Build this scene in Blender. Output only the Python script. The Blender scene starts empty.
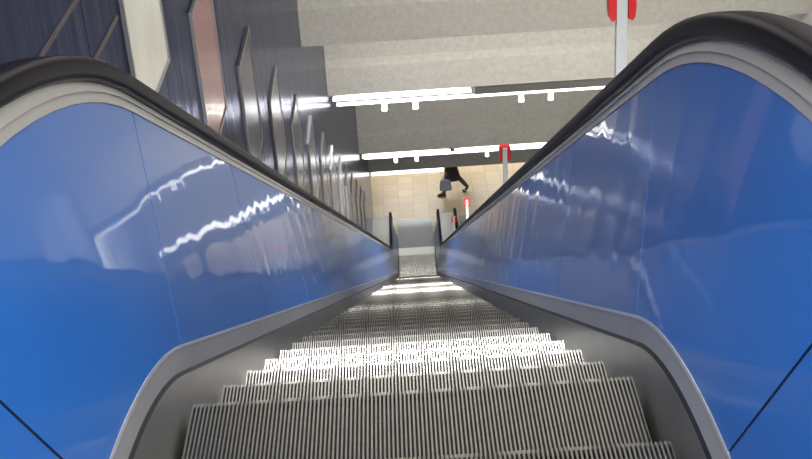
import bpy, bmesh, math, random
from mathutils import Vector, Matrix
random.seed(7)
scene = bpy.context.scene
C = scene.collection
R = math.radians
PI = math.pi
T30 = math.tan(R(30)); C30 = math.cos(R(30))

# ------------------------------------------------------------------ camera
CAM = Vector((0.033, -1.887, 1.563))
def make_camera():
    pitch, yaw, roll = R(28.39), R(0.52), R(3.96)
    F = Vector((-math.sin(yaw)*math.cos(pitch), math.cos(yaw)*math.cos(pitch), -math.sin(pitch)))
    R0 = F.cross(Vector((0, 0, 1))).normalized()
    U0 = R0.cross(F).normalized()
    Xc = math.cos(roll)*R0 - math.sin(roll)*U0
    Yc = math.sin(roll)*R0 + math.cos(roll)*U0
    m = Matrix((Xc, Yc, -F)).transposed().to_4x4()
    m.translation = CAM
    cd = bpy.data.cameras.new('camera')
    cd.sensor_fit = 'HORIZONTAL'; cd.sensor_width = 36.0
    cd.lens = 36.0*1298/812
    cd.clip_start = 0.02; cd.clip_end = 200
    co = bpy.data.objects.new('camera', cd)
    C.objects.link(co); co.matrix_world = m
    scene.camera = co
make_camera()

# ------------------------------------------------------------------ world and exposure
w = bpy.data.worlds.new('world'); scene.world = w; w.use_nodes = True
w.node_tree.nodes['Background'].inputs[0].default_value = (0.6, 0.65, 0.75, 1)
w.node_tree.nodes['Background'].inputs[1].default_value = 0.05
vs = scene.view_settings
vs.view_transform = 'Standard'; vs.look = 'None'; vs.gamma = 1.0; vs.use_curve_mapping = False
vs.exposure = 0.0

LIGHT = dict(hall=125, upper=72, washer=125, lower=22, lobby=80, rail=360, low=3)

# ------------------------------------------------------------------ materials
def mat(name, col=(.5, .5, .5), rough=.5, metal=0.0, coat=0.0, emit=None, estr=0, noise=None, bump=None, spec=.5, coat_rough=.05):
    """noise=(scale, strength[, stretch xyz]) varies the colour; bump=(scale, strength, stretch) ripples it"""
    m = bpy.data.materials.new(name); m.use_nodes = True
    nt = m.node_tree; b = nt.nodes['Principled BSDF']
    b.inputs['Base Color'].default_value = (*col, 1)
    b.inputs['Roughness'].default_value = rough
    b.inputs['Metallic'].default_value = metal
    b.inputs['Coat Weight'].default_value = coat
    b.inputs['Coat Roughness'].default_value = coat_rough
    b.inputs['Specular IOR Level'].default_value = spec
    if emit:
        b.inputs['Emission Color'].default_value = (*emit, 1)
        b.inputs['Emission Strength'].default_value = estr
    tc = nt.nodes.new('ShaderNodeTexCoord')
    def mapped(stretch):
        mp = nt.nodes.new('ShaderNodeMapping'); mp.inputs['Scale'].default_value = stretch
        nt.links.new(tc.outputs['Object'], mp.inputs[0]); return mp.outputs[0]
    if noise:
        n = nt.nodes.new('ShaderNodeTexNoise'); n.inputs['Scale'].default_value = noise[0]; n.inputs['Detail'].default_value = 6
        nt.links.new(mapped(noise[2] if len(noise) > 2 else (1, 1, 1)), n.inputs['Vector'])
        mx = nt.nodes.new('ShaderNodeMix'); mx.data_type = 'RGBA'
        s = noise[1]
        mx.inputs[6].default_value = (*[c*(1-s) for c in col], 1)
        mx.inputs[7].default_value = (*[min(1, c*(1+s)) for c in col], 1)
        nt.links.new(n.outputs['Fac'], mx.inputs[0]); nt.links.new(mx.outputs[2], b.inputs['Base Color'])
    if bump:
        n = nt.nodes.new('ShaderNodeTexNoise'); n.inputs['Scale'].default_value = bump[0]; n.inputs['Detail'].default_value = bump[3] if len(bump) > 3 else 1.5
        nt.links.new(mapped(bump[2]), n.inputs['Vector'])
        bp = nt.nodes.new('ShaderNodeBump'); bp.inputs['Strength'].default_value = 1.0; bp.inputs['Distance'].default_value = bump[1]
        nt.links.new(n.outputs['Fac'], bp.inputs['Height'])
        nt.links.new(bp.outputs[0], b.inputs['Normal'])
        if coat: nt.links.new(bp.outputs[0], b.inputs['Coat Normal'])
    return m

M = dict(
    blue=mat('blue_enamel', (.014, .130, .48), .34, .0, .45, noise=(2.0, .08), bump=(2.6, .007, (1, 1.0, .45), 1.2), coat_rough=.04),
    steel=mat('brushed_steel', (.33, .33, .315), .38, .5, noise=(12, .12, (1, .2, 1)), bump=(6, .002, (1, .6, 1))),
    skirt=mat('skirt_steel', (.22, .22, .215), .42, .7, noise=(9, .15, (1, .4, 1))),
    trim=mat('handrail_trim', (.52, .51, .48), .40, .35, noise=(15, .06)),
    track=mat('track_steel', (.72, .71, .68), .28, .6),
    rubber=mat('handrail_rubber', (.006, .005, .008), .40, 0, noise=(30, .2), spec=.08),
    alu=mat('step_aluminium', (.88, .88, .86), .25, 1.0, noise=(40, .15)),
    groove=mat('step_groove', (.02, .02, .02), .6, .4),
    comb=mat('comb_aluminium', (.92, .92, .90), .40, .35),  # near-white, with the lamp reflection on the plate put into the colour
    plate=mat('floor_plate', (.24, .26, .28), .42, .6, noise=(8, .15)),
    deck=mat('deck_panel', (.78, .81, .82), .35, .2, noise=(4, .05)),
    wallm=mat('dark_wall_panel', (.13, .145, .21), .17, 1.0, 0, noise=(9, .35, (1, 5, .25)), bump=(4.5, .013, (1, 1.4, .25), 2), coat_rough=.08),
    seam=mat('seam_black', (.01, .01, .012), .5),
    concrete=mat('ceiling_concrete', (.40, .385, .345), .9, 0, noise=(14, .22), bump=(60, .01, (1, 1, 1), 4)),
    plaster=mat('plaster_wall', (.45, .44, .41), .85, 0, noise=(6, .08)),
    frame=mat('frame_metal', (.34, .34, .34), .35, .8),
    frame_dark=mat('frame_bronze', (.07, .055, .05), .5, .2),
    white=mat('white_paint', (.80, .80, .78), .45),
    pole=mat('pole_grey', (.62, .66, .67), .35, .3),
    red=mat('red_plastic', (.62, .012, .014), .35),
    lamp=mat('lamp_diffuser', (.9, .9, .9), .5, emit=(1, .97, .90), estr=3.4),
    dark_ceiling=mat('dark_ceiling', (.10, .10, .10), .8),
    casing=mat('casing_paint', (.22, .20, .185), .5),
    tube=mat('lamp_tube', (.9, .9, .9), .5, emit=(1, .97, .92), estr=2.8),
    dark=mat('spot_dark', (.05, .05, .05), .5),
    void=mat('pit_dark', (.015, .015, .015), .8),
    coat=mat('dark_coat', (.03, .032, .045), .85, noise=(30, .2)),
    trousers=mat('dark_trousers', (.07, .075, .10), .85),
    skin=mat('skin', (.50, .27, .19), .55),
    hair=mat('hair', (.03, .02, .015), .7),
    shoe=mat('shoe_leather', (.02, .018, .016), .4),
    bag=mat('bag_fabric', (.27, .30, .42), .8, noise=(40, .1)),
    sleeve=mat('red_sleeve', (.32, .06, .05), .8),
)

def tile_mat():
    m = bpy.data.materials.new('tan_floor_tiles'); m.use_nodes = True
    nt = m.node_tree; b = nt.nodes['Principled BSDF']; b.inputs['Roughness'].default_value = .35
    tc = nt.nodes.new('ShaderNodeTexCoord'); br = nt.nodes.new('ShaderNodeTexBrick')
    br.offset = 0; br.inputs['Scale'].default_value = 1
    br.inputs['Brick Width'].default_value = .45; br.inputs['Row Height'].default_value = .45
    br.inputs['Mortar Size'].default_value = .008
    br.inputs['Color1'].default_value = (.56, .45, .28, 1); br.inputs['Color2'].default_value = (.64, .53, .35, 1)
    br.inputs['Mortar'].default_value = (.40, .33, .23, 1)
    nt.links.new(tc.outputs['Object'], br.inputs['Vector'])
    n = nt.nodes.new('ShaderNodeTexNoise'); n.inputs['Scale'].default_value = 1.3
    mx = nt.nodes.new('ShaderNodeMix'); mx.data_type = 'RGBA'; mx.blend_type = 'MULTIPLY'; mx.inputs[0].default_value = .25
    nt.links.new(tc.outputs['Object'], n.inputs['Vector'])
    nt.links.new(br.outputs['Color'], mx.inputs[6]); nt.links.new(n.outputs['Fac'], mx.inputs[7])
    nt.links.new(mx.outputs[2], b.inputs['Base Color'])
    return m
M['tile'] = tile_mat()

M['wallm'].node_tree.nodes['Principled BSDF'].inputs['Specular Tint'].default_value = (.42, .44, .56, 1)

# ------------------------------------------------------------------ helpers
def obj(name, bm, m, parent=None, smooth=False, loc=None):
    me = bpy.data.meshes.new(name)
    bmesh.ops.recalc_face_normals(bm, faces=bm.faces[:])
    if smooth:
        for f in bm.faces: f.smooth = True
    bm.to_mesh(me); bm.free()
    ms = m if isinstance(m, (list, tuple)) else [m]
    for x in ms: me.materials.append(x)
    o = bpy.data.objects.new(name, me); C.objects.link(o)
    if parent: o.parent = parent
    if loc: o.location = loc
    if smooth:
        md = o.modifiers.new('edges', 'EDGE_SPLIT'); md.split_angle = R(35)
    return o
def thing(name, label, cat, loc=(0, 0, 0), group=None):
    o = bpy.data.objects.new(name, None); C.objects.link(o); o.location = loc
    o.empty_display_size = .2
    o['label'] = label; o['category'] = cat
    if group: o['group'] = group
    return o
def tag(o, label, cat, group=None):
    o['label'] = label; o['category'] = cat
    if group: o['group'] = group
    return o
def struct(name, bm, m, **k):
    o = obj(name, bm, m, **k); o['kind'] = 'structure'; return o
def box(bm, x0, x1, y0, y1, z0, z1, mi=0):
    vs = [bm.verts.new((x, y, z)) for z in (z0, z1) for y in (y0, y1) for x in (x0, x1)]
    for q in ((0, 1, 3, 2), (4, 6, 7, 5), (0, 4, 5, 1), (2, 3, 7, 6), (0, 2, 6, 4), (1, 5, 7, 3)):
        f = bm.faces.new([vs[i] for i in q]); f.material_index = mi
def prism(bm, poly, axis, a, b, mi=0):
    """poly = list of 2D points; axis 'x': poly is (y,z); axis 'y': poly is (x,z)"""
    def P(p, t): return (t, p[0], p[1]) if axis == 'x' else ((p[0], t, p[1]) if axis == 'y' else (p[0], p[1], t))
    A = [bm.verts.new(P(p, a)) for p in poly]; B = [bm.verts.new(P(p, b)) for p in poly]
    n = len(poly)
    fs = [bm.faces.new(A), bm.faces.new(B[::-1])]
    for i in range(n): fs.append(bm.faces.new((A[i], A[(i+1) % n], B[(i+1) % n], B[i])))
    for f in fs: f.material_index = mi
def tube(bm, p0, p1, r, n=12, r1=None):
    p0 = Vector(p0); p1 = Vector(p1); r1 = r if r1 is None else r1
    d = (p1-p0).normalized(); a = d.orthogonal().normalized(); b = d.cross(a)
    A = [bm.verts.new(p0+r*(math.cos(2*PI*i/n)*a+math.sin(2*PI*i/n)*b)) for i in range(n)]
    B = [bm.verts.new(p1+r1*(math.cos(2*PI*i/n)*a+math.sin(2*PI*i/n)*b)) for i in range(n)]
    bm.faces.new(A[::-1]); bm.faces.new(B)
    for i in range(n): bm.faces.new((A[i], A[(i+1) % n], B[(i+1) % n], B[i]))
def copy_tree(o, parent=None):
    c = o.copy(); C.objects.link(c); c.parent = parent
    for ch in list(o.children): copy_tree(ch, c)
    return c

# ------------------------------------------------------------------ escalator geometry
ZB = -16.10            # lower landing
NOSE_Y, NOSE_Z = .5, -.134
class Path:
    """height z(y) of a line that runs level, then down the 30 degree slope, then level again"""
    def __init__(s, p, z0, R1, R2=1.5, zb=None):
        s.p, s.z0, s.R1, s.R2 = p, z0, R1, R2
        s.zb = ZB+(z0 if zb is None else zb)
        s.c = NOSE_Z+p/C30
        s.yi = NOSE_Y+(s.c-z0)/T30; t = R1*math.tan(R(15))
        s.a0, s.a1 = s.yi-t, s.yi+t*C30
        s.yj = NOSE_Y+(s.c-s.zb)/T30; t = R2*math.tan(R(15))
        s.b0, s.b1 = s.yj-t*C30, s.yj+t
    def z(s, y):
        if y <= s.a0: return s.z0
        if y < s.a1: return s.z0-s.R1+math.sqrt(s.R1**2-(y-s.a0)**2)
        if y <= s.b0: return s.c-(y-NOSE_Y)*T30
        if y < s.b1: return s.zb+s.R2-math.sqrt(s.R2**2-(s.b1-y)**2)
        return s.zb
    def tan(s, y):
        d = .002; v = Vector((2*d, s.z(y+d)-s.z(y-d))); return v.normalized()
nose = Path(0, 0, 1.0, 1.5)
inner = Path(.064, .1115, 1.49, 1.5)
skirtlow = Path(-.16, -.17, 1.0, 1.5)
pbot = Path(.120, .155, 1.85, 1.5)
ptop = Path(.694, .7645, 3.10, 1.5)
band = Path(.740, .838, 3.25, 1.5)
railp = Path(.7585, .863, 3.30, 1.5)
deckp = Path(.708, .800, 3.18, 1.5)
Y_TOP, Y_BOT = -3.2, 30.15

def ysamples(path, y0, y1, fine=12):
    ys = {y0, y1}
    for a, b in ((path.a0, path.a1), (path.b0, path.b1)):
        for i in range(fine+1):
            y = a+(b-a)*i/fine
            if y0 < y < y1: ys.add(y)
    y = path.a1
    while y < min(y1, path.b0):
        if y > y0: ys.add(y)
        y += 1.5
    return sorted(ys)
def seamy(path, D):           # foot of a seam square to the slope, D metres down it
    return CAM.y+D*C30+(path.p-.283)*.5
def strip(bm, pa, xa, pb, xb, ya, yb, thick, n=None):
    """closed slab between line pa at x=xa and line pb at x=xb; ya, yb are (y0,y1) on each; thickness towards +x*sign"""
    n = n or 24
    # sample both in step, with the bends of each included by fraction
    fr = {0.0, 1.0}
    for P_, yy in ((pa, ya), (pb, yb)):
        for y in ysamples(P_, yy[0], yy[1]): fr.add(round((y-yy[0])/(yy[1]-yy[0]), 5))
    fr = sorted(fr)
    rows = []
    for f in fr:
        y1 = ya[0]+(ya[1]-ya[0])*f; y2 = yb[0]+(yb[1]-yb[0])*f
        a = (xa, y1, pa.z(y1)); b = (xb, y2, pb.z(y2))
        rows.append([bm.verts.new(a), bm.verts.new(b), bm.verts.new((b[0]+thick, b[1], b[2])), bm.verts.new((a[0]+thick, a[1], a[2]))])
    for r0, r1 in zip(rows, rows[1:]):
        for i in range(4):
            j = (i+1) % 4
            bm.faces.new((r0[i], r0[j], r1[j], r1[i]))
    bm.faces.new(rows[0][::-1]); bm.faces.new(rows[-1])

def sweep(bm, prof, pts, close_ends=True):
    """prof: (x, n) offsets; pts: (y, z, ty, tz) with unit tangent; n is measured along the upward normal"""
    rows = []
    for (y, z, ty, tz) in pts:
        ny, nz = -tz, ty
        rows.append([bm.verts.new((x, y+n*ny, z+n*nz)) for x, n in prof])
    k = len(prof)
    for r0, r1 in zip(rows, rows[1:]):
        for i in range(k):
            j = (i+1) % k; bm.faces.new((r0[i], r0[j], r1[j], r1[i]))
    if close_ends: bm.faces.new(rows[0][::-1]); bm.faces.new(rows[-1])

def rail_points(path):
    pts = []
    ra = .30
    zt = path.z0
    for i in range(12, 0, -1):                       # upper newel turn
        a = PI*i/12
        pts.append((Y_TOP-ra*math.sin(a), zt-ra+ra*math.cos(a), math.cos(a), math.sin(a)))
    for y in ysamples(path, Y_TOP, Y_BOT, 16):
        t = path.tan(y); pts.append((y, path.z(y), t.x, t.y))
    zt = path.zb
    for i in range(1, 13):
        a = PI*i/12
        pts.append((Y_BOT+ra*math.sin(a), zt-ra+ra*math.cos(a), math.cos(a), -math.sin(a)))
    return pts

# one step: ribbed tread with a ribbed riser
def step_meshes():
    W = .492; pitch = .00909; rib = .0040; dep = .010; L = .398
    bm = bmesh.new()
    box(bm, -W, W, -L, -.002, -.045, -dep, 1)
    n = int(2*W/pitch)
    for i in range(n+1):
        x = -W+i*pitch
        x0, x1 = x, min(x+rib, W)
        if x1-x0 < .001: continue
        prism(bm, [(-L, -dep), (-L, 0), (-.004, 0), (.0, -.004), (.0, -dep)], 'x', x0, x1, 0)
    me_t = bm
    bm = bmesh.new()
    prism(bm, [(-.014, -.010), (-.010, -.235), (-.03, -.235), (-.03, -.010)], 'x', -W, W, 1)
    for i in range(n+1):
        x = -W+i*pitch
        prism(bm, [(-.002, -.010), (-.004, -.12), (-.012, -.235), (-.02, -.235), (-.02, -.010)], 'x', x, min(x+rib, W+.0001), 0)
    return me_t, bm

def build_escalator(label):
    root = thing('escalator', label, 'escalator', (0, 0, 0), 'escalators side by side in the shaft')
    # steps
    t, r = step_meshes()
    s0 = obj('step', t, [M['alu'], M['groove']], root)
    r0 = obj('riser', r, [M['alu'], M['groove']], s0)
    k0, k1 = -4, 72
    first = True
    for k in range(k0, k1+1):
        y = NOSE_Y+.4*k
        if first: s, first = s0, False
        else:
            s = s0.copy(); C.objects.link(s); s.parent = root
            q = r0.copy(); C.objects.link(q); q.parent = s
        s.location = (0, y, nose.z(y))
    # combs and floor plates
    for nm, ya, yb, z, sgn in (('comb_plate', NOSE_Y+.4*(k0-1)-.26, NOSE_Y+.4*(k0-1)-.004, 0, 1), ('comb_plate', NOSE_Y+.4*k1+.004, NOSE_Y+.4*k1+.40, ZB, -1)):
        bm = bmesh.new()
        box(bm, -.50, .50, ya, yb, z-.03, z+.008)
        e = yb if sgn > 0 else ya
        for i in range(50):
            x = -.485+i*.0198
            if sgn > 0: box(bm, x, x+.006, e, e+.03, z-.004, z+.004)
            else: box(bm, x, x+.006, e-.03, e, z-.004, z+.004)
        obj(nm, bm, M['comb'], root)
    bm = bmesh.new(); box(bm, -.50, .50, NOSE_Y+.4*k1+.404, 31.4, ZB-.03, ZB+.006); obj('floor_plate', bm, M['plate'], root)
    for s in (-1, 1):
        bm = bmesh.new(); strip(bm, skirtlow, s*.506, inner, s*.511, (Y_TOP, Y_BOT), (Y_TOP, Y_BOT), s*.006)
        obj('skirt_panel', bm, M['skirt'], root, smooth=True)
        bm = bmesh.new()
        # inner ledge: small rounded lip then a bevel up to the panel
        lip = Path(.072, .120, 1.50)
        strip(bm, inner, s*.511, lip, s*.517, (Y_TOP, Y_BOT), (Y_TOP, Y_BOT), s*.012)
        obj('edge_gap_strip', bm, M['seam'], root, smooth=True)  # black strip stands in for the dark gap at the inner edge
        bead = Path(.127, .163, 1.85)
        bm = bmesh.new(); strip(bm, pbot, s*.530, bead, s*.5315, (Y_TOP, Y_BOT), (Y_TOP, Y_BOT), s*.004)
        obj('edge_bead', bm, M['track'], root, smooth=True)
        bm = bmesh.new()
        strip(bm, lip, s*.517, pbot, s*.532, (Y_TOP, Y_BOT), (Y_TOP, Y_BOT), s*.008)
        obj('inner_ledge', bm, M['steel'], root, smooth=True)
        # blue panels with seams
        cuts = [((Y_TOP), (Y_TOP)), (-1.95, -2.2), (-.15, -.48), (pbot.a1, ptop.a1)]
        D = 4.8
        while seamy(ptop, D) < pbot.b0-.6:
            cuts.append((seamy(pbot, D), seamy(ptop, D))); D += 1.8
        cuts.append((pbot.b1+.02, ptop.b1+.02)); cuts.append((Y_BOT, Y_BOT))
        g = .004
        for c0, c1 in zip(cuts, cuts[1:]):
            bm = bmesh.new()
            strip(bm, pbot, s*.532, ptop, s*.640, (c0[0]+g, c1[0]-g), (c0[1]+g, c1[1]-g), s*.006)
            obj('side_panel', bm, M['blue'], root, smooth=True)
        bm = bmesh.new()
        strip(bm, pbot, s*.5345, ptop, s*.6425, (Y_TOP, Y_BOT), (Y_TOP, Y_BOT), s*.008)
        obj('panel_backing', bm, M['seam'], root, smooth=True)
        # metal trim below the handrail
        mid = Path(.715, .798, 3.18)
        bm = bmesh.new()
        strip(bm, ptop, s*.637, mid, s*.639, (Y_TOP, Y_BOT), (Y_TOP, Y_BOT), s*.04)
        obj('trim_band', bm, M['trim'], root, smooth=True)
        bm = bmesh.new()
        strip(bm, mid, s*.634, band, s*.646, (Y_TOP, Y_BOT), (Y_TOP, Y_BOT), s*.030)
        obj('handrail_track', bm, M['track'], root, smooth=True)
        # handrail
        bm = bmesh.new()
        prof = []
        hw, hh, rr = .038, .027, .019
        for cx_, cy_, a0 in ((hw-rr, hh-rr, 0), (-hw+rr, hh-rr, 90), (-hw+rr, -hh+rr, 180), (hw-rr, -hh+rr, 270)):
            for j in range(5):
                a = R(a0+90*j/4); prof.append((s*.664+cx_+rr*math.cos(a), cy_+rr*math.sin(a)))
        sweep(bm, prof, rail_points(railp))
        obj('handrail', bm, M['rubber'], root, smooth=True)
        # newel ends
        for ye, zt, sg in ((Y_BOT, railp.zb, 1), (Y_TOP, railp.z0, -1)):
            bm = bmesh.new()
            poly = [(ye, zt-.03), ]
            for i in range(13):
                a = PI*i/12; poly.append((ye+sg*.275*math.sin(a), zt-.30+.272*math.cos(a)))
            poly.append((ye, zt-.78)); poly = poly[1:]
            prism(bm, poly, 'x', s*.615, s*.685)
            obj('newel', bm, M['blue'], root)
    return root

esc = build_escalator('nearest escalator running straight down between blue side panels, seen from its top')
esc2 = copy_tree(esc); esc2.location = (1.80, 0, 0)
esc2['label'] = 'neighbouring escalator on the right, mostly hidden behind the nearer blue balustrade'

# ------------------------------------------------------------------ setting
# decks between the balustrades and by the walls
def deck(name, x0, x1):
    bm = bmesh.new(); prev = None
    ys = ysamples(deckp, Y_TOP, Y_BOT, 12)
    rows = [[bm.verts.new((x0, y, deckp.z(y))), bm.verts.new((x1, y, deckp.z(y))), bm.verts.new((x1, y, deckp.z(y)-.72)), bm.verts.new((x0, y, deckp.z(y)-.72))] for y in ys]
    for a, b in zip(rows, rows[1:]):
        for i in range(4): bm.faces.new((a[i], a[(i+1) % 4], b[(i+1) % 4], b[i]))
    bm.faces.new(rows[0][::-1]); bm.faces.new(rows[-1])
    return struct(name, bm, M['deck'], smooth=True)
deck('trim_1', -1.175, -.705)
deck('trim_2', .705, 1.095)
deck('trim_3', 2.505, 4.79)

# floors
bm = bmesh.new(); box(bm, -1.18, 4.8, -9, -1.365, -.25, -.012); box(bm, -1.18, -.66, -9, -3.2, -.012, 0)
struct('floor_upper', bm, M['plaster'])
bm = bmesh.new(); box(bm, -8, 12, 31.41, 46, ZB-.2, ZB); box(bm, -1.18, 4.8, 29.0, 31.41, ZB-.3, ZB-.035)
for a, b in ((-1.18, -.503), (.503, 1.297), (2.303, 4.8)): box(bm, a, b, 30.5, 31.41, ZB-.035, ZB)
struct('floor', bm, M['tile'])
# pit below the steps
bm = bmesh.new()
prism(bm, [(-3, -.5), (.6, -.5), (28.2, ZB-.5), (31, ZB-.5), (31, ZB-.7), (28.1, ZB-.7), (.5, -.7), (-3, -.7)], 'x', -1.18, 4.8)
struct('floor_pit', bm, M['void'])

# left wall: dark glossy panels with upright seams
bm = bmesh.new(); box(bm, -1.40, -1.185, -9, 31.38, ZB-.7, 3.2); 
pw = 1.70
y = -3.93
while y < 31.3:
    y2 = min(y+pw, 31.38)
    box(bm, -1.186, -1.180, y+.004, y2-.004, max(ZB, deckp.z(y2)-.5), 3.1)
    y = y2
struct('wall_left', bm, M['wallm'])
bm = bmesh.new()
for a, b, z in ((.32, 1.15, .95), (1.20, 2.0, .52), (2.04, 2.85, .08), (2.90, 3.42, -.20)): box(bm, -1.1802, -1.172, a, b, z, z+.016)
struct('trim_5', bm, M['frame_dark'])
bm = bmesh.new(); box(bm, -1.42, -1.176, 31.38, 31.44, ZB, -13.3); struct('trim_4', bm, M['white'])
# other walls
bm = bmesh.new(); box(bm, 4.8, 5.0, -9, 31.4, ZB-.7, 3.2); struct('wall_right', bm, M['plaster'])
bm = bmesh.new(); box(bm, -1.4, 5.0, -9.2, -9, -.3, 3.2); struct('wall_back', bm, M['plaster'])
bm = bmesh.new(); box(bm, -8, 12, 46, 46.2, ZB, -13); box(bm, -8.2, -8, 31.4, 46.2, ZB, -13); box(bm, 12, 12.2, 31.4, 46.2, ZB, -13)
box(bm, -8, -1.42, 31.2, 31.4, ZB, -13); box(bm, 5.0, 12, 31.2, 31.4, ZB, -13)
struct('wall_lobby', bm, M['plaster'])

# stepped concrete ceiling
KS = [(3.98, 1.245), (8.31, -1.255), (12.64, -3.755), (16.54, -6.0), (25.54, -11.2), (30.65, -14.15)]
prof = [(-9, 3.2), (-9, 2.9)]
zprev = 2.9
for i, (y, z) in enumerate(KS):
    h = min(zprev-z, 9)
    zm = z+.42*min(h, 2.4)
    prof.append((y+.10, zprev)); prof.append((y+.10, zm+.03)); prof.append((y, zm-.03)); prof.append((y, z))
    if i < len(KS)-1:
        prof.append((y+.9, z)); prof.append((y+.9, z)); prof.pop()
        zprev = z
prof += [(31.6, -14.15), (31.6, -13.2), (46, -13.2), (46, -12.9), (31.3, -12.9)]
for (y, z) in reversed(KS): prof.append((y+.9, z+2.9+ (0 if y < 20 else 0)))
bm = bmesh.new()
# vertical slabs built separately so that the profile stays simple
def slab(y, z, ztop, i):
    zm = z+.50
    prism(bm, [(y+.09, ztop), (y+.09, zm+.05), (y, zm-.05), (y, z), (y+.35, z), (y+.35, ztop)], 'x', -1.40, 5.0)
tops = [2.9]+[z for y, z in KS[:-1]]
for i, (y, z) in enumerate(KS):
    slab(y, z, tops[i]+.15, i)
    yn = KS[i+1][0] if i < len(KS)-1 else None
    if yn: box(bm, -1.40, 5.0, y+.35, yn+.35, z+.002, z+.15)
box(bm, -1.4, 5.0, -9, KS[0][0]+.3, 2.9, 3.15)
struct('ceiling', bm, M['concrete'])
bm = bmesh.new(); box(bm, -8, 12, 31.005, 34.4, -14.148, -13.0); box(bm, -8, 12, 34.4, 46, -13.2, -13.0)  # unseen low soffit, dark and deep to darken what the flat steps reflect
struct('ceiling_lobby', bm, M['dark_ceiling'])

# ------------------------------------------------------------------ lamps
def area(loc, sx, sy, power, col=(1, .96, .90), rot=(0, 0, 0)):
    l = bpy.data.lights.new('lamp_light', 'AREA'); l.shape = 'RECTANGLE'; l.size = sx; l.size_y = sy
    l.energy = power; l.color = col
    o = bpy.data.objects.new('lamp_light', l); C.objects.link(o); o.location = loc; o.rotation_euler = rot
    return o
def diffuser(x0, x1, y, z, label, power, h=.10, lens=True, group='glowing ceiling lamps', tilt=0):
    t = thing('ceiling_light', label, 'ceiling light', ((x0+x1)/2, y, z), group)
    L = (x1-x0)/2
    bm = bmesh.new(); n = 14
    up = [(-L+2*L*i/n, (h/2)*(math.sqrt(max(0, 1-(2*i/n-1)**2))*.75+.25 if lens else 1)) for i in range(n+1)]  # lens outline gives the cover the shape of a light pool on concrete
    poly = up+[(p[0], -h*.35) for p in reversed(up)]
    prism(bm, poly, 'y', -.06, .06)
    obj('lamp_cover', bm, M['lamp'], t)
    bm = bmesh.new(); box(bm, -L, L, .062, .10, -h*.4, h*.4)
    for sx in (-L*.7, L*.7): box(bm, sx-.01, sx+.01, .07, .09, h*.4, .34)
    obj('housing', bm, M['frame'], t)
    a = area((0, 0, -h*.35-.02), 2*L, .14, power, rot=(R(tilt), 0, 0)); a.parent = t
    return t
def lamp_housing(x0, x1, y, z, label):
    t = thing('lamp_housing', label, 'lamp housing', ((x0+x1)/2, y, z)); L = (x1-x0)/2
    bm = bmesh.new(); prism(bm, [(-.05, -.07), (.05, -.07), (.07, .05), (.05, .12), (-.05, .12), (-.07, .05)], 'x', -L, L); obj('casing', bm, M['casing'], t)
    bm = bmesh.new(); box(bm, -L-.01, -L, -.06, .06, -.08, .13); box(bm, L, L+.01, -.06, .06, -.08, .13); obj('end_cap', bm, M['frame'], t)
    return t
def spot_rail(x0, x1, y, z, xs, label, power, darks=(), tilt=50):
    t = thing('spot_rail', label, 'light rail', ((x0+x1)/2, y, z), 'lamp rails under the ceiling steps')
    cx = (x0+x1)/2
    bm = bmesh.new(); box(bm, x0-cx, x1-cx, -.02, .02, -.015, .015); obj('tube', bm, M['tube'], t)
    bm = bmesh.new()
    box(bm, x0-cx, x1-cx, .022, .05, -.03, .03)
    for q in (x0+.3, (x0+x1)/2, x1-.3): box(bm, q-cx-.01, q-cx+.01, .03, .045, .03, .42)
    obj('rail', bm, M['frame'], t)
    for q in xs:
        bm = bmesh.new(); tube(bm, (q-cx, 0, -.022), (q-cx, 0, -.04), .015); tube(bm, (q-cx, 0, -.04), (q-cx, 0, -.145), .040, 16, .046)
        obj('spotlight', bm, M['dark'] if q in darks else M['lamp'], t)
    a = area((0, .06, -.05), x1-x0, .1, power, rot=(R(tilt), 0, 0)); a.parent = t
    return t
SX = (-.35, .15, 1.83, 2.30)
G = LIGHT
diffuser(-1.13, 1.02, 16.85, -6.175, 'glowing lamp shaped like a lens of light on the concrete, by the left wall under the lowest pale beam', G['hall'], .06)
lamp_housing(1.08, 4.6, 16.85, -6.17, 'unlit brownish lamp casing to the right of the lens shaped lamp')
spot_rail(-1.10, 4.6, 17.20, -6.43, SX, 'long thin lamp rail with small spots under the lowest pale beam', G['rail'])
diffuser(-1.13, .95, 25.85, -11.40, 'left glowing bar lamp above the dark beam over the person', G['lower'], .09)
diffuser(1.05, 4.5, 25.85, -11.40, 'right glowing bar lamp behind the second red headed pole', G['lower'], .09)
spot_rail(-1.10, 4.6, 26.15, -11.60, SX, 'short looking lamp rail with spots just above the dark lowest beam', G['rail']*.07, tilt=80)
diffuser(-1.13, .90, 31.02, -14.37, 'lowest glowing lamp at the edge of the tan tiled hall', G['low'], .12)
diffuser(-1.0, .9, 33.15, -14.21, 'unseen flush lamp added under the hall ceiling to brighten the lower comb plate', G['low'], .05, lens=False, group='hidden hall lamps')  # unseen lamp added for the bright strip on the comb plate
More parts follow.
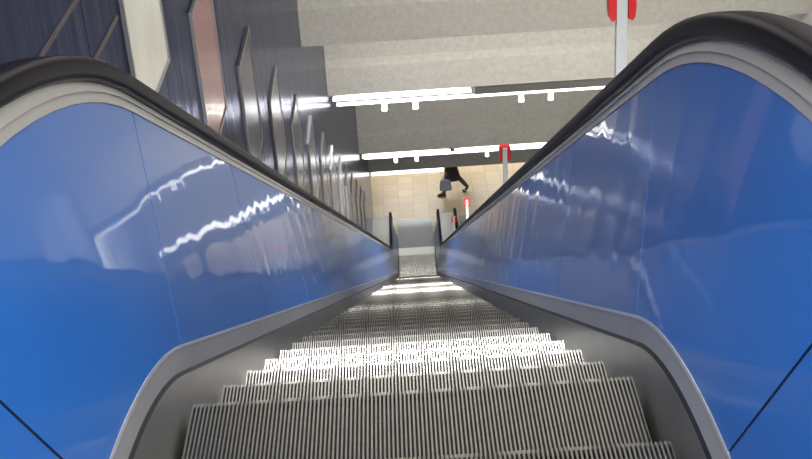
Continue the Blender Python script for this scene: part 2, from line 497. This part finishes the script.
# unseen lamps higher up the shaft and over the two landings
for (y, z, nm, pw_) in ((13.2, -4.0, 'upper shaft lamp', G['hall']), (8.9, -1.5, 'lamp above the escalators high in the shaft', G['upper']), (4.6, 1.0, 'lamp over the head of the escalators', G['upper'])):
    pass
for i, (y, z, p, tl) in enumerate(((14.4, -3.82, G['hall'], 0), (9.4, -1.36, G['washer'], 50), (4.6, 1.17, G['upper'], 0), (1.0, 2.70, G['washer']*.6, 65), (-1.2, 2.70, G['upper']*1.6, 0))):  # tilted washer rows added to brighten beam faces and near treads
    wh = ('third', 'fourth', 'fifth', 'sixth', 'last')[i]
    for x0, x1, sd in ((-1.0, 1.0, 'left'), (1.9, 3.9, 'right')):
        diffuser(x0, x1, y, z, f'{sd} ceiling lamp out of the picture, {wh} step up the shaft from the hall', p, .10, group='ceiling lamps above the upper half of the shaft', tilt=tl)
for i, (x, y) in enumerate(((0, 35.6), (3.2, 35.6), (0, 37.6), (3.2, 37.6), (-4, 36), (7, 36))):
    diffuser(x-1.1, x+1.1, y, -13.40, 'lamp on the ceiling of the tan tiled hall', G['lobby'], .10, group='hidden hall lamps')

# ------------------------------------------------------------------ framed posters on the left wall
def poster_mat(name, col, var):
    return mat(name, col, .20, 0, .15, noise=(5, var, (1, 1, .5)), coat_rough=.05, bump=(3, .004, (1, 1, .4)))
PM = dict(cream=poster_mat('poster_cream', (.52, .52, .46), .18), pink=poster_mat('poster_pink', (.28, .07, .08), .25),
          grey=poster_mat('poster_grey', (.17, .175, .21), .2), blue=poster_mat('poster_blue', (.03, .035, .08), .3),
          pale=poster_mat('poster_pale', (.30, .29, .31), .2), brown=poster_mat('poster_brown', (.12, .09, .09), .2))
for k_ in ('grey', 'pale', 'brown'):
    b_ = PM[k_].node_tree.nodes['Principled BSDF']; b_.inputs['Metallic'].default_value = .75; b_.inputs['Coat Weight'].default_value = 0
    b_.inputs['Specular Tint'].default_value = (.55, .55, .62, 1)
def poster_frame(y0, zb_, pm, fm, label):
    w_, h_ = .86, .95
    t = thing('poster_frame', label, 'poster', (-1.180, y0, zb_), 'framed posters down the left wall')
    bm = bmesh.new(); b = .020; d0, d1 = .001, .020
    box(bm, d0, d1, 0, b, 0, h_); box(bm, d0, d1, w_-b, w_, 0, h_)
    box(bm, d0, d1, b, w_-b, 0, b); box(bm, d0, d1, b, w_-b, h_-b, h_)
    obj('frame', bm, fm, t)
    bm = bmesh.new(); box(bm, d0, .014, b, w_-b, b, h_-b); obj('poster', bm, pm, t)
kinds = [('cream', 'frame', 'cream coloured poster in a metal frame, the highest and largest on the left wall'),
         ('pink', 'frame', 'reddish pink poster in a metal frame beside the cream one'),
         ('grey', 'frame', 'grey poster in a metal frame just below the pink one'),
         ('pale', 'frame', 'pale poster in a metal frame, fourth down the left wall'),
         ('grey', 'frame', 'grey poster, fifth down the left wall, beside a pale one'),
         ('pale', 'frame', 'pale poster, sixth down the left wall'),
         ('brown', 'frame', 'brownish poster, seventh down the left wall'),
         ('grey', 'frame', 'grey poster, eighth down the left wall'),
         ('pale', 'frame', 'pale poster, ninth down the left wall'),
         ('grey', 'frame', 'grey poster, tenth down the left wall'),
         ('brown', 'frame', 'brownish poster, eleventh down the left wall'),
         ('pale', 'frame', 'pale poster, twelfth down the left wall'),
         ('grey', 'frame', 'grey poster, thirteenth down the left wall'),
         ('pale', 'frame', 'pale poster, lowest of all on the left wall near the hall')]
for k, (c, f, lb) in enumerate(kinds):
    poster_frame(3.50+1.70*k, -.75-.985*k, PM[c], M[f], lb)

# ------------------------------------------------------------------ poles with red heads on the deck between the escalators
def red_pole(y, label):
    x = .90
    zd = deckp.z(y); z = zd+.642
    t = thing('signal_pole', label, 'pole', (x, y, zd), 'red headed poles on the deck between the escalators')
    h = z-zd+.055
    bm = bmesh.new(); box(bm, -.021, .021, -.021, .021, .014, h); obj('pole', bm, M['pole'], t)
    bm = bmesh.new(); tube(bm, (0, 0, 0.001), (0, 0, .014), .05, 20); obj('base', bm, M['pole'], t, smooth=True)
    bm = bmesh.new()
    zc = z-zd
    for s in (-1, 1):
        poly = [(s*.024, -.065), (s*.040, -.072), (s*.050, -.060), (s*.054, -.03), (s*.054, .05), (s*.048, .068), (s*.024, .072)]
        prism(bm, [(a, zc+b) for a, b in poly], 'y', -.03, .03)
    prism(bm, [(-.048, zc+.045), (.048, zc+.045), (.042, zc+.078), (-.042, zc+.078)], 'y', -.032, .032)
    obj('red_head', bm, M['red'], t)
    bm = bmesh.new(); box(bm, -.022, .022, -.036, -.0325, zc+.05, zc+.07); obj('badge', bm, M['white'], t)
red_pole(3.03, 'nearest grey pole with red head, at the top right of the picture')
red_pole(9.05, 'second grey pole with red head, in front of the tan hall')
red_pole(17.3, 'third pole with small red head, seen against the tan floor')
red_pole(24.26, 'farthest small pole with a red head beside the lower handrails')

# ------------------------------------------------------------------ person striding across the lower hall
def skin_mesh(name, verts, edges, radii, m, parent, root=0, sub=2):
    me = bpy.data.meshes.new(name); me.from_pydata(verts, edges, []); me.materials.append(m)
    o = bpy.data.objects.new(name, me); C.objects.link(o); o.parent = parent
    md = o.modifiers.new('skin', 'SKIN'); md.use_smooth_shade = True
    for i, v in enumerate(me.skin_vertices[0].data):
        r_ = radii[i]; v.radius = r_ if isinstance(r_, tuple) else (r_, r_); v.use_root = (i == root)
    s = o.modifiers.new('sub', 'SUBSURF'); s.levels = sub; s.render_levels = sub
    return o
def person(loc):
    t = thing('person', 'person in a dark coat striding over the tan floor with a grey blue bag', 'person', loc)
    # facing -x; front leg to the left, rear leg stretched back to the right
    V = [(0, 0, .92), (0, 0, 1.12), (-.02, 0, 1.36), (-.03, 0, 1.47), (-.05, 0, 1.56), (-.07, 0, 1.66), (-.07, 0, 1.74),
         (0, -.09, .86), (-.20, -.10, .50), (-.24, -.10, .10), (-.36, -.10, .045),
         (0, .09, .86), (.20, .10, .50), (.47, .10, .16), (.40, .10, .05),
         (-.02, -.19, 1.38), (-.06, -.25, 1.10), (-.16, -.24, .86), (-.02, .19, 1.38), (.14, .25, 1.14), (.32, .24, .98)]
    E = [(0, 1), (1, 2), (2, 3), (3, 4), (4, 5), (5, 6), (0, 7), (7, 8), (8, 9), (9, 10), (0, 11), (11, 12), (12, 13), (13, 14),
         (2, 15), (15, 16), (16, 17), (2, 18), (18, 19), (19, 20)]
    rad = [(.15, .12), (.13, .11), (.15, .11), .06, .055, .085, .075, .10, .08, .06, .04, .10, .08, .06, .04,
           .06, .045, .032, .06, .045, .032]
    skin_mesh('body', V, E, rad, M['trousers'], t)
    # coat down to the knee
    bm = bmesh.new(); n = 20; rows = []
    for z, rx, ry, cx in ((.50, .25, .20, .02), (.70, .22, .19, .01), (.92, .18, .185, 0), (1.10, .155, .17, 0), (1.30, .165, .215, -.02), (1.42, .13, .20, -.03), (1.49, .07, .09, -.04)):
        rows.append([bm.verts.new((cx+rx*math.cos(2*PI*i/n), ry*math.sin(2*PI*i/n), z)) for i in range(n)])
    for a, b in zip(rows, rows[1:]):
        for i in range(n): bm.faces.new((a[i], a[(i+1) % n], b[(i+1) % n], b[i]))
    bm.faces.new(rows[-1])
    o = obj('coat', bm, M['coat'], t)
    for f in o.data.polygons: f.use_smooth = True
    so = o.modifiers.new('thick', 'SOLIDIFY'); so.thickness = .012
    skin_mesh('sleeve', [(-.02, -.19, 1.39), (-.06, -.255, 1.10), (-.14, -.245, .90)], [(0, 1), (1, 2)], [.075, .06, .045], M['coat'], t)
    skin_mesh('sleeve', [(-.02, .19, 1.39), (.14, .255, 1.14), (.29, .245, 1.0)], [(0, 1), (1, 2)], [.075, .06, .045], M['sleeve'], t)
    for (hx, hy, hz, dx, dz) in ((-.16, -.24, .86, -.3, -1), (.32, .24, .97, .6, -.8)):
        d = Vector((dx, 0, dz)).normalized(); V = [(hx, hy, hz)]; E = []; rr = [.026]
        p = Vector((hx, hy, hz))
        V.append(tuple(p+d*.07)); E.append((0, 1)); rr.append((.022, .034))
        for q, (off, ln) in enumerate(((-.027, .06), (-.009, .07), (.009, .067), (.027, .05))):
            a = p+d*.075+Vector((0, off, 0)); b = a+d*ln*.55+Vector((-.012, 0, 0)); c = b+d*ln*.4+Vector((-.03, 0, 0))
            i = len(V); V += [tuple(a), tuple(b), tuple(c)]; E += [(1, i), (i, i+1), (i+1, i+2)]; rr += [.010, .009, .007]
        i = len(V); a = p+d*.03+Vector((-.025, 0, 0)); V += [tuple(a), tuple(a+d*.04+Vector((-.02, 0, 0)))]; E += [(0, i), (i, i+1)]; rr += [.012, .009]
        skin_mesh('hand', V, E, rr, M['skin'], t, sub=1)
    # head with face
    bm = bmesh.new(); bmesh.ops.create_uvsphere(bm, u_segments=20, v_segments=14, radius=1)
    for v in bm.verts: v.co = Vector((v.co.x*.095-.085, v.co.y*.074, v.co.z*.118+1.66+(.01*v.co.x)))
    for sy in (-1, 1):
        bmesh.ops.create_uvsphere(bm, u_segments=8, v_segments=6, radius=.02, matrix=Matrix.Translation((-.07, sy*.075, 1.655)) @ Matrix.Diagonal((.8, .4, 1.4, 1)))
    bmesh.ops.create_cone(bm, segments=8, radius1=.018, radius2=.005, depth=.05, cap_ends=True, matrix=Matrix.Translation((-.185, 0, 1.65)) @ Matrix.Rotation(R(-25), 4, 'Y'))
    h = obj('head', bm, M['skin'], t)
    for f in h.data.polygons: f.use_smooth = True
    bm = bmesh.new()
    for sy in (-1, 1): bmesh.ops.create_uvsphere(bm, u_segments=8, v_segments=6, radius=.011, matrix=Matrix.Translation((-.172, sy*.03, 1.675)))
    box(bm, -.178, -.165, -.022, .022, 1.600, 1.608)
    obj('face_features', bm, M['hair'], h)
    bm = bmesh.new(); bmesh.ops.create_uvsphere(bm, u_segments=20, v_segments=14, radius=1)
    for v in bm.verts: v.co = Vector((v.co.x*.104-.068, v.co.y*.084, max(v.co.z, -.35)*.118+1.682))
    hr = obj('hair', bm, M['hair'], t)
    for f in hr.data.polygons: f.use_smooth = True
    for (x, y, z, a) in ((-.30, -.10, .0, 0), (.44, .10, .02, 55)):
        bm = bmesh.new()
        prism(bm, [(-.15, 0), (.10, 0), (.11, .05), (.07, .10), (-.03, .09), (-.12, .055), (-.155, .03)], 'y', -.045, .045)
        bmesh.ops.rotate(bm, verts=bm.verts[:], cent=(-.12, 0, 0), matrix=Matrix.Rotation(R(a), 3, 'Y'))
        obj('shoe', bm, M['shoe'], t, loc=(x, y, z))
    return t
PX, PY = 1.18, 32.85
person((PX, PY, ZB))
def shoulder_bag(loc):
    t = thing('handbag', 'grey blue bag carried low by the striding person', 'bag', loc)
    bm = bmesh.new()
    poly = [(-.16, 0), (.16, 0), (.18, .05), (.155, .30), (.12, .33), (-.12, .33), (-.155, .30), (-.18, .05)]
    prism(bm, poly, 'y', -.07, .07)
    bmesh.ops.bevel(bm, geom=bm.edges[:], offset=.015, segments=2, affect='EDGES')
    obj('bag_body', bm, M['bag'], t, smooth=True)
    bm = bmesh.new(); pts = [(-.09, .33), (-.08, .42), (-.03, .47), (.03, .47), (.08, .42), (.09, .33)]
    for a, b in zip(pts, pts[1:]): tube(bm, (a[0], 0, a[1]), (b[0], 0, b[1]), .009, 8)
    obj('bag_handle', bm, M['shoe'], t, smooth=True)
shoulder_bag((PX-.20, PY-.34, ZB+.31))
